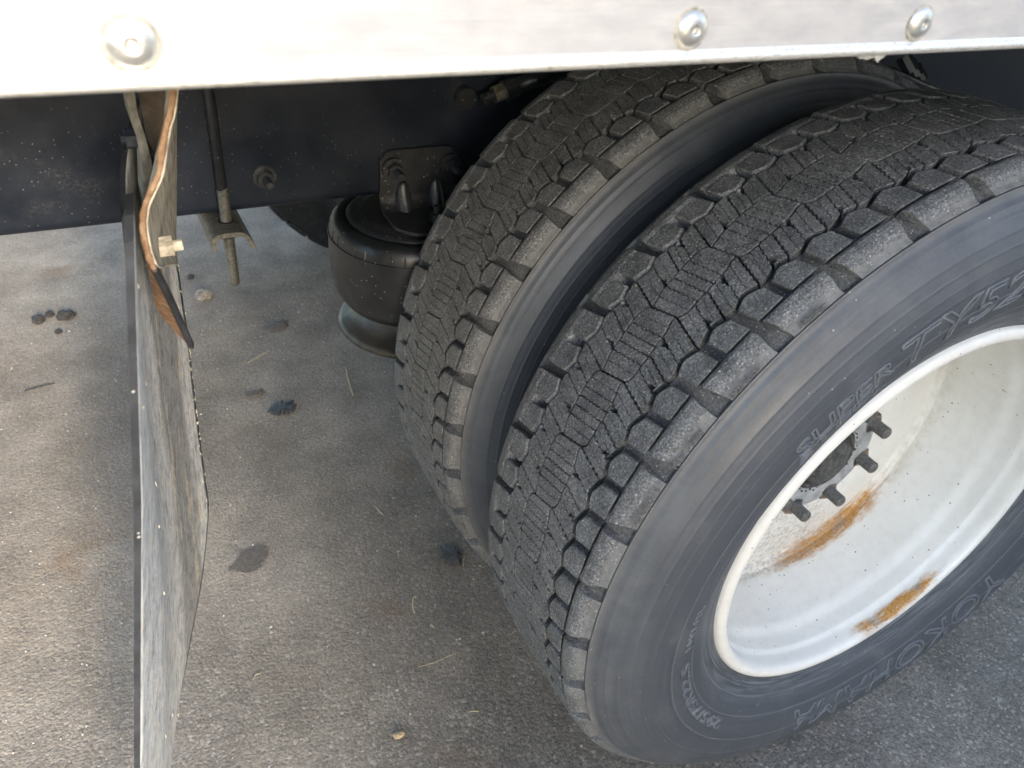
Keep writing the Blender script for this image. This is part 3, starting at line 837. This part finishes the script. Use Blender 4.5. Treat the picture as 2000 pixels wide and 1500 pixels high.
c = ty_in.children[-1].copy()
tr = [ch for ch in ty_in.children if ch.name.startswith('tread')][0]
# far tyre gets a full coarse tread of its own, its shade put into the colour
bmr = bmesh.new()
for k in range(NP):
    R_ = Matrix.Rotation(-(k*PITCH), 4, 'Y')
    for (nm, me) in COARSE:
        n0 = len(bmr.verts); bmr.from_mesh(me); bmr.verts.ensure_lookup_table()
        for v in bmr.verts[n0:]: v.co = R_ @ v.co
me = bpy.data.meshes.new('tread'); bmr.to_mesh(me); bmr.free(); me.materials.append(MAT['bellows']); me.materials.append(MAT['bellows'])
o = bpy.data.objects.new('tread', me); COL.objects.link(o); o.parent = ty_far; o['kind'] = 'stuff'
bpy.data.objects.remove(c)

# raised lettering on the outer sidewall
def lettering(parent, text, size, rc, th_mid, width=None, bevel=.0009, shear=0., fill=False, name='lettering', depth=.0006, yfun=None, spacing=1.0, mat='letter'):
    cu = bpy.data.curves.new('tmp', 'FONT'); cu.body = text; cu.size = size; cu.align_x = 'CENTER'; cu.shear = shear; cu.space_character = spacing
    cu.resolution_u = 4
    if fill: cu.extrude = depth; cu.fill_mode = 'BOTH'
    else:
        cu.fill_mode = 'NONE'; cu.bevel_depth = bevel; cu.bevel_resolution = 1
    o = bpy.data.objects.new('tmp', cu); COL.objects.link(o)
    dg = bpy.context.evaluated_depsgraph_get(); dg.update()
    me = bpy.data.meshes.new_from_object(o.evaluated_get(dg)); bpy.data.objects.remove(o)
    bm = bmesh.new(); bm.from_mesh(me); bpy.data.meshes.remove(me)
    if not bm.verts: bm.free(); return None
    if not fill: pass
    else: bmesh.ops.subdivide_edges(bm, edges=[e for e in bm.edges if e.calc_length() > .012], cuts=2, use_grid_fill=False)
    x0 = min(v.co.x for v in bm.verts); x1 = max(v.co.x for v in bm.verts)
    sx = (width/(x1-x0)) if width else 1; xc = (x0+x1)/2
    yf = yfun or ysw
    for v in bm.verts:
        x, y, z = v.co; x = (x-xc)*sx
        r2 = rc+y; th = th_mid-x/(rc+size*.35)
        v.co = (r2*cos(th), yf(r2)-z-.0002, r2*sin(th))
    bmesh.ops.recalc_face_normals(bm, faces=bm.faces)
    return mesh_obj(name, bm, mat, parent, smooth=not fill)
D = radians
lettering(ty_out, 'SUPER', .030, .386, D(133.0), .128, .0011, .12)
lettering(ty_out, 'STEEL', .021, .3685, D(134.2), .120, .0009, .12)
lettering(ty_out, 'TY527', .058, .374, D(107.0), .215, .0014, .2)
lettering(ty_out, '295/75R22.5', .0215, .3585, D(-150.3), .232, .0011, 0)
lettering(ty_out, '144/141L', .0165, .3610, D(180.5), .080, .0009, 0)
lettering(ty_out, 'YOKOHAMA', .062, .362, D(-68), .455, .0016, .2)
lettering(ty_out, 'MADE IN JAPAN', .0085, .322, D(-78), .075, .0005, 0)
lettering(ty_out, '757', .008, .334, D(-118), None, .0004, 0)
lettering(ty_out, 'STEEL BELTED', .0075, .332, D(112), .10, .0005, 0)
ylug = lambda r2: -.1184-(.494-r2)*.10
lettering(ty_out, 'Pro Mold', .0105, .4885, D(148.8), .046, .0004, .1, yfun=ylug, mat='shoulder')
lettering(ty_out, 'XPOINT2', .0105, .4885, D(157.4), .050, .0004, .1, yfun=ylug, mat='shoulder')
lettering(ty_out, '1800C', .0100, .4885, D(129.4), .030, .0004, .1, yfun=ylug, mat='shoulder')
lettering(ty_out, 'OZmm27', .0100, .4885, D(139.2), .040, .0004, .1, yfun=ylug, mat='shoulder')

# ------------------------------------------------------------------ white steel wheel of the outer tyre
FLY = -.1166
wp = [(FLY+.010, .300), (FLY+.004, .2992), (FLY+.0010, .2975), (FLY-.0012, .2945), (FLY-.0022, .2905), (FLY-.0018, .2865), (FLY+.0002, .2832), (FLY+.004, .2808), (FLY+.010, .2797), (FLY+.022, .2793),
      (FLY+.027, .2783), (FLY+.030, .2762), (FLY+.033, .2757), (FLY+.052, .2752), (FLY+.058, .2742), (FLY+.064, .2718), (FLY+.072, .2702), (FLY+.10, .2695), (FLY+.130, .2680), (FLY+.150, .2665), (FLY+.160, .2655),
      (FLY+.164, .2650), (FLY+.1675, .2635), (FLY+.1660, .2610), (FLY+.1625, .2590), (FLY+.1625, .2565), (FLY+.168, .2545), (FLY+.172, .2525), (FLY+.173, .250), (FLY+.171, .235), (FLY+.165, .205), (FLY+.160, .175), (FLY+.157, .150), (FLY+.156, .085)]
def densify(pl, step=.004):
    out = []
    for a, b in zip(pl, pl[1:]):
        n = max(1, int(hypot(b[0]-a[0], b[1]-a[1])/step))
        for k in range(n): out.append((a[0]+(b[0]-a[0])*k/n, a[1]+(b[1]-a[1])*k/n))
    return out+[pl[-1]]
bm = lathe_y(densify(wp), 200)
for f in bm.faces: f.smooth = True
bmesh.ops.recalc_face_normals(bm, faces=bm.faces)
for f in bm.faces[:1]:
    pass
wheel = mesh_obj('wheel_rim', bm, 'rim', truck, (0, 0, AX)); wheel['label'] = 'white painted steel wheel rim with rust at the weld'
# outside shell so that the rim has a back
bm = lathe_y([(FLY+.0105, .2999), (FLY+.02, .2878), (FLY+.16, .2805), (FLY+.22, .2805), (FLY+.225, .300)], 96); mesh_obj('rim_back', bm, 'rim', wheel, smooth=True)
# hub: grey flange plate, greasy cap with rings
DY = FLY+.156
hub = mesh_obj('hub_flange', lathe_y([(DY, .0955), (DY-.014, .0945), (DY-.0175, .0915), (DY-.0185, .086), (DY-.0185, .054), (DY-.015, .052)], 96), 'hub', truck, (0, 0, AX), True)
mesh_obj('hub_cap', lathe_y([(DY-.0178, .0545), (DY-.0195, .054), (DY-.0205, .0530), (DY-.019, .0520), (DY-.018, .0515), (DY-.022, .0505), (DY-.025, .048), (DY-.023, .045), (DY-.019, .042), (DY-.028, .038), (DY-.034, .028), (DY-.036, .012), (DY-.036, .0005)], 96), 'hubdark', hub, smooth=True)
bm = bmesh.new()
for k in range(44):
    a = 2*pi*k/44+random.uniform(-.03, .03); rr1 = random.uniform(.057, .062)
    bmesh.ops.create_icosphere(bm, subdivisions=1, radius=random.uniform(.0010, .0022), matrix=Matrix.Translation((rr1*cos(a), DY-.0190, rr1*sin(a))))
for v in bm.verts: pass
o = mesh_obj('cast_marks', bm, 'hubdark', hub); o['kind'] = 'stuff'
BC = .090; A0 = radians(28)
st0 = None
for k in range(8):
    a = A0-k*2*pi/8
    if st0 is None:
        bm = bmesh.new(); pts = []; rad = []
        for j in range(33):
            pts.append((0, -.001-.042*j/32, 0)); rad.append(.0098 if j % 2 else .0090)
        pts += [(0, -.0442, 0), (0, -.045, 0)]; rad += [.0082, .0070]
        st = mesh_obj('stud', tube(pts, rad, 18), 'stud', wheel)
        bm = bmesh.new(); add_cyl(bm, (0, -.0008, 0), (0, -.0185, 0), .0185, 6)
        bmesh.ops.bevel(bm, geom=bm.edges[:], offset=.0016, segments=2, affect='EDGES')
        nu = mesh_obj('nut', bm, 'nut', wheel)
        bm = bmesh.new(); add_cyl(bm, (0, .001, 0), (0, -.004, 0), .0205, 24); wa = mesh_obj('nut_flange', bm, 'nut', wheel)
        st0 = (st, nu, wa); trio = st0
    else:
        trio = []
        for s_ in st0:
            c = s_.copy(); COL.objects.link(c); c.parent = wheel; trio.append(c)
    for s_ in trio:
        s_.location = (BC*cos(a), DY, BC*sin(a)); s_.rotation_euler.y = -a+k*.37
# inner wheel, only its outside barrel shows nothing: plain dark disc closes it
bm = lathe_y([(.26, .300), (.27, .285), (.40, .28), (.44, .30)], 64); mesh_obj('inner_rim', bm, 'rim', truck, (0, 0, AX), True)

# ------------------------------------------------------------------ mud flap with its bent, rusty holder plate
def lerp(a, b, f): return a+(b-a)*f
def x_near(z): return .0045+interp([(-.36, -1.005), (-.2, -.978), (.09, -.929), (.354, -.884), (.497, -.863), (.55, -.855)], z)
def x_far(z): return interp([(-.40, -.838), (-.33, -.815), (-.262, -.808), (-.074, -.800), (.118, -.791), (.30, -.793), (.55, -.80)], z)
YN, YF = -.12, .445
NS, NZ = 40, 46
def flap_pt(s, q):
    y = lerp(YN, YF, s)
    ztop = .542 - .55*min(.16, max(0, y+.075)) - .008*math.exp(-((y-YN)/.006)**2)
    zbot = -.342 + .16*max(0, (s-.50)/.50)**2.6
    z = lerp(zbot, ztop, q)
    x = lerp(x_near(z), x_far(z), s**.92)
    x += -.016*sin(pi*s)*(.3+.7*(1-q)) + (.006*sin(2*pi*s+1.2*q) + .003*sin(9*z+4*s))*min(1, s*4)
    return Vector((x, y, z+AX))
bm = bmesh.new()
grid = [[bm.verts.new(flap_pt(i/NS, j/NZ)) for i in range(NS+1)] for j in range(NZ+1)]
for j in range(NZ):
    for i in range(NS):
        bm.faces.new((grid[j][i], grid[j][i+1], grid[j+1][i+1], grid[j+1][i])).smooth = True
bm.normal_update()
# thickness towards -x, rim faces in edge material
TH = .0048
back = [[bm.verts.new(v.co+Vector((-TH*.97, -TH*.2, 0))) for v in row] for row in grid]
for j in range(NZ):
    for i in range(NS):
        f = bm.faces.new((back[j][i], back[j+1][i], back[j+1][i+1], back[j][i+1])); f.material_index = 1; f.smooth = True
def rimf(a, b, c, d):
    f = bm.faces.new((a, b, c, d)); f.material_index = 1
for j in range(NZ):
    rimf(grid[j][0], grid[j+1][0], back[j+1][0], back[j][0]); rimf(grid[j][NS], back[j][NS], back[j+1][NS], grid[j+1][NS])
for i in range(NS):
    rimf(grid[0][i], back[0][i], back[0][i+1], grid[0][i+1]); rimf(grid[NZ][i], grid[NZ][i+1], back[NZ][i+1], back[NZ][i])
bmesh.ops.recalc_face_normals(bm, faces=bm.faces)
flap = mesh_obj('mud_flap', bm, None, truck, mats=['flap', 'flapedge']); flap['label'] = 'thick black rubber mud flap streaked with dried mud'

# caked mud crumbs along the flap edges
bm = bmesh.new(); rq = random.Random(5)
for k in range(90):
    q = rq.random(); s = rq.choice([rq.uniform(.97, 1.0), rq.uniform(.985, 1.0), rq.random()])
    p = flap_pt(s, q*.97); rad_ = rq.uniform(.0006, .0017)
    bmesh.ops.create_icosphere(bm, subdivisions=1, radius=rad_, matrix=Matrix.Translation(p+Vector((.0006, 0, 0))) @ Matrix.Diagonal((.6, 1, rq.uniform(1, 3), 1)))
o = mesh_obj('mud_crumbs', bm, 'dirt', flap); o['kind'] = 'stuff'

hold = empty('flap_holder', (0, 0, 0)); hold.parent = truck; hold['label'] = 'bent mud caked holder plate with rusty edge'
NE = [(-.797, .0, .66), (-.804, .0, .61), (-.8136, .0, .5644), (-.819, .0, .55), (-.8244, .0, .5328), (-.8279, .0, .521), (-.834, .0, .5104), (-.8396, .0, .4997), (-.8428, .0, .4871), (-.8432, .0, .4712), (-.8414, .0, .4571), (-.8375, .014, .446)]
FE = [(-.735, .41, .65), (-.745, .41, .59), (-.7553, .41, .5287), (-.7596, .41, .4992), (-.7626, .41, .4789), (-.7657, .41, .4581), (-.7700, .41, .430), (-.7754, .41, .3923), (-.7797, .41, .3633), (-.7859, .41, .321), (-.7925, .41, .2767), (-.796, .40, .252)]
def catmull(pts, n=5):
    out = []; P = [Vector(p) for p in pts]
    for i in range(len(P)-1):
        a, b, c, d = P[max(i-1, 0)], P[i], P[i+1], P[min(i+2, len(P)-1)]
        for k in range(n):
            t = k/n; out.append(.5*((2*b)+(c-a)*t+(2*a-5*b+4*c-d)*t*t+(3*b-a-3*c+d)*t**3))
    return out+[P[-1]]
def loft(A, B, m, thick, mat, name, parent, wav=0.):
    bm = bmesh.new(); rows = []
    for i, (a, b) in enumerate(zip(A, B)):
        row = []
        for k in range(m+1):
            f = k/m; p = a.lerp(b, f); p = p+Vector((wav*sin(7*f+i*.3)*sin(pi*f), 0, 0)); row.append(bm.verts.new(p))
        rows.append(row)
    for a, b in zip(rows, rows[1:]):
        for k in range(m): bm.faces.new((a[k], a[k+1], b[k+1], b[k])).smooth = True
    bmesh.ops.recalc_face_normals(bm, faces=bm.faces)
    bm.normal_update(); bmesh.ops.solidify(bm, geom=bm.faces[:], thickness=thick)
    bmesh.ops.recalc_face_normals(bm, faces=bm.faces)
    o = mesh_obj(name, bm, mat, parent); auto_smooth(o, 45); return o
up = lambda L: [Vector((a, b, c+AX)) for a, b, c in L]
Nn = catmull(up(NE)); Ff = catmull(up(FE))
loft(Nn, Ff, 14, .004, 'dirt', 'plate', hold, .004)
# curled lower corner: its underside shows brown
NC = [(-.8414, .0, .4571), (-.8383, .015, .4418), (-.8322, .04, .409), (-.8258, .065, .3719), (-.8186, .09, .3316)]
FC = [(-.8432, .010, .4545), (-.8414, .050, .4163), (-.8397, .075, .3809), (-.8319, .085, .3578), (-.8215, .093, .3345)]
loft(catmull(up(NC)), catmull(up(FC)), 6, .004, 'rust', 'curled_corner', hold)
edge = Nn + catmull(up(NC))[1:]
rgen = random.Random(2)
mesh_obj('rusty_edge', tube([p+Vector((.0008, -.001, 0)) for p in Nn[4:]], [.0021+rgen.uniform(-.0004, .0004) for _ in Nn[4:]], 10), 'rust', hold, smooth=True)
mesh_obj('curled_edge', tube([p+Vector((.001, -.001, 0)) for p in catmull(up(NC))], [.0025, .0025]+[.0028]*(len(catmull(up(NC)))-3)+[.0015], 10), 'flapedge', hold, smooth=True)
# bolt through the plate
bm = bmesh.new(); c0 = Vector((-.8275, .052, AX+.4448)); nrm = Vector((.99, -.1, .06)).normalized()
add_cyl(bm, c0-nrm*.006, c0+nrm*.006, .0082, 6); mesh_obj('bolt_head', bm, 'dirt', hold)
bm = bmesh.new(); add_cyl(bm, c0-nrm*.006, c0+nrm*.0125, .0042, 12); mesh_obj('bolt_end', bm, 'dirt', hold)
# hanger arm: flat bar seen edge on, and the web plate beside it
bm = bmesh.new()
bar = [(-.829, -.822, .66), (-.8304, -.8242, .5366), (-.8306, -.8246, .5179), (-.8283, -.8222, .501), (-.8282, -.8210, .4822), (-.8317, -.8239, .4569), (-.834, -.826, .38)]
rows = []
for xa, xb, z in bar:
    rows.append([bm.verts.new(v) for v in ((xa, .120, z+AX), (xb, .124, z+AX), (xb, .150, z+AX), (xa, .150, z+AX))])
for a, b in zip(rows, rows[1:]):
    for k in range(4): bm.faces.new((a[k], a[(k+1) % 4], b[(k+1) % 4], b[k]))
bm.faces.new(rows[0]); bm.faces.new(rows[-1][::-1]); bmesh.ops.recalc_face_normals(bm, faces=bm.faces)
arm = mesh_obj('flap_hanger', bm, 'armsteel', truck); auto_smooth(arm, 30)
bm = bmesh.new(); add_cyl(bm, (-.826, .135, AX+.497), (-.836, .135, AX+.497), .008, 6); add_cyl(bm, (-.836, .135, AX+.497), (-.839, .135, AX+.497), .004, 10); mesh_obj('nut', bm, 'frame', arm)
bm = bmesh.new()
vs = [bm.verts.new(v) for v in ((-.8226, .16, AX+.66), (-.7834, .16, AX+.66), (-.7934, .16, AX+.5341), (-.805, .16, AX+.4948), (-.8142, .16, AX+.4703), (-.8185, .16, AX+.4876))]
bm.faces.new(vs); bm.normal_update(); bmesh.ops.solidify(bm, geom=bm.faces[:], thickness=.004); mesh_obj('web_plate', bm, 'webdirt', arm)

# ------------------------------------------------------------------ litter on the asphalt
def clod(name, x, y, sx, sy, sz, mat, seed, sub=3, rough=.35, lift=.35):
    rq = random.Random(seed); bm = bmesh.new(); bmesh.ops.create_icosphere(bm, subdivisions=sub, radius=1)
    from mathutils import noise
    for v in bm.verts:
        d = v.co.normalized()
        k = 1+rough*noise.noise(d*1.7+Vector((seed*3.1, 0, 0)))+rough*.5*noise.noise(d*4.5+Vector((0, seed*2.3, 0)))
        v.co = Vector((d.x*sx*k, d.y*sy*k, d.z*sz*k))
    o = mesh_obj(name, bm, mat, None, (x, y, sz*lift)); return o
def patch(name, x, y, a, b, rot, mat, seed, h=.0035):
    from mathutils import noise
    bm = bmesh.new(); n = 90; rings = []
    for q, hh in ((1.0, .0005), (.93, h*.55), (.7, h*.9), (.35, h)):
        row = []
        for k in range(n):
            t = 2*pi*k/n; kk = 1+.45*noise.noise(Vector((cos(t)*1.6, sin(t)*1.6, seed+.5)))+.25*noise.noise(Vector((cos(t)*4, sin(t)*4, seed+.3)))+.16*noise.noise(Vector((cos(t)*11, sin(t)*11, seed+.7)))
            xx, yy = a*q*kk*cos(t), b*q*kk*sin(t)
            row.append(bm.verts.new((xx*cos(rot)-yy*sin(rot), xx*sin(rot)+yy*cos(rot), hh+(h*.5*noise.noise(Vector((xx*160, yy*160, seed))) if q < 1 else 0))))
        rings.append(row)
    for p, q in zip(rings, rings[1:]):
        for k in range(n): bm.faces.new((p[k], p[(k+1) % n], q[(k+1) % n], q[k]))
    bm.faces.new(rings[-1])
    return mesh_obj(name, bm, mat, None, (x, y, .002), True)
def straw(name, pts, r_=.0012, mat='straw'):
    x0, y0 = pts[0][0], pts[0][1]
    L = catmull([(p[0]-x0, p[1]-y0, p[2] if len(p) > 2 else .003) for p in pts], 6)
    return mesh_obj(name, tube(L, [r_*(.6+.4*sin(pi*(k+.5)/len(L))) for k in range(len(L))], 6), mat, None, (x0, y0, 0), True)

G1 = 'dark soil clods under the truck'
tag(clod('soil_clod', -1.058, 1.617, .017, .016, .012, 'clod', 1), 'small dark soil clod, leftmost of the row left of the flap', 'soil clod', G1)
tag(clod('soil_clod', -1.030, 1.640, .012, .012, .009, 'clod', 2), 'smallest dark soil clod between two others left of the flap', 'soil clod', G1)
tag(clod('soil_clod', -.992, 1.617, .024, .018, .015, 'clod', 3), 'largest dark soil clod of the row, nearest the mud flap', 'soil clod', G1)
tag(clod('soil_clod', -1.015, 1.545, .009, .008, .006, 'clod', 4), 'tiny dark crumb just below the row of soil clods', 'soil clod', G1)
tag(clod('stone', -.640, 1.614, .024, .020, .019, 'stone', 5), 'grey angular stone below the threaded clamp rod', 'stone')
tag(clod('stone', -.655, 1.74, .010, .010, .007, 'clod', 6), 'little dark stone behind the grey angular stone', 'stone')
tag(clod('stone', -.573, -.10+.0, .009, .006, .005, 'tan', 8), 'flat tan pebble at the bottom edge, left of the outer tyre', 'stone')
bpy.data.objects['stone.002'].location[:2] = (-0.6080, 0.1396)
x, y = (-0.4882, 1.3993); tag(patch('tar_spot', x, y, .032, .022, .2, 'stain', 2, .003), 'faint dark spot between clamp rod and air spring', 'tar spot')
x, y = (-0.6157, 1.1089); tag(patch('tar_spot', x, y, .027, .014, .1, 'stain', 3, .003), 'thin dark spot beside the larger black tar lump', 'tar spot')
x, y = (-0.5675, 1.0259); tag(patch('tar_spot', x, y, .033, .028, .6, 'oil', 4, .006), 'rough black tar lump right of the mud flap', 'tar spot')
x, y = (-0.3769, 0.4515); tag(patch('tar_spot', x, y, .026, .024, .3, 'oil', 5, .006), 'black tar lump close against the inner tyre', 'tar spot')
x, y = (-0.7392, 0.5908); tag(patch('oil_stain', x, y, .040, .024, .35, 'stain', 6, .0006), 'oblong brown oil stain right of the flap bottom', 'oil stain')
tag(straw('straw', [(-0.5997, 1.2424), (-0.5679, 1.2632), (-0.5346, 1.2817)]), 'straight straw stalk right of the rusty holder tip', 'straw')
tag(straw('straw', [(-0.3759, 1.1349), (-0.3857, 1.0834), (-0.3950, 1.0180)], .0014), 'thin curled straw below the air spring', 'straw')
tag(straw('straw', [(-0.4718, 0.6376), (-0.4699, 0.6207), (-0.4651, 0.6060)], .0009), 'short straw chip left of the inner tyre', 'straw')
tag(straw('straw', [(-0.4974, 0.3492), (-0.4945, 0.3668), (-0.4854, 0.3848), (-0.4819, 0.3807)]), 'forked straw bit in front of the inner tyre foot', 'straw')
tag(straw('straw', [(-0.5333, 0.2417), (-0.5029, 0.2395), (-0.4649, 0.2421)], .0006), 'long hair-thin straw near the outer tyre foot', 'straw')
tag(straw('straw', [(-0.3692, 0.4169), (-0.3647, 0.4292), (-0.3565, 0.4401)], .001), 'pale straw tip beside the black tar lump', 'straw')
tag(straw('straw', [(-0.7918, 0.3280), (-0.7858, 0.3360), (-0.7777, 0.3345)], .0009), 'small yellowish straw curl right of the flap bottom', 'straw')
tag(straw('straw', [(-0.4812, 0.3152), (-0.4766, 0.3071)], .0011), 'stubby straw piece below the forked straw bit', 'straw')
tag(straw('straw', [(-0.4896, 0.1298), (-0.4812, 0.1280), (-0.4738, 0.1238)], .0009), 'short flat straw left of the outer tyre foot', 'straw')
tag(straw('twig', [(-1.0989, 1.2987), (-1.0699, 1.3053), (-1.0341, 1.3097)], .0018, 'clod'), 'thin dark twig lying at the left edge', 'twig')

# loose grit: thousands of tiny chips nobody could count
bm = bmesh.new(); rq = random.Random(11); V = []; F = []
def chip(x, y, s):
    n0 = len(V); a = rq.uniform(0, 6.28)
    for k in range(4):
        t = a+pi/2*k+rq.uniform(-.3, .3); V.append((x+s*cos(t)*rq.uniform(.6, 1.2), y+s*sin(t)*rq.uniform(.6, 1.2), .0008))
    V.append((x, y, .0008+s*rq.uniform(.5, 1.0)))
    for k in range(4): F.append((n0+k, n0+(k+1) % 4, n0+4))
for k in range(2600):
    x, y = rq.uniform(-1.35, .9), rq.uniform(-.35, 1.9)
    chip(x, y, rq.choice([.0010, .0013, .0016, .0022, .0030])*rq.uniform(.7, 1.1))
me = bpy.data.meshes.new('grit'); me.from_pydata(V, [], F); me.materials.append(MAT['grit'])
o = bpy.data.objects.new('grit', me); COL.objects.link(o); tag(o, 'loose pale grit scattered over the asphalt', 'grit', kind='stuff')
bm.free()
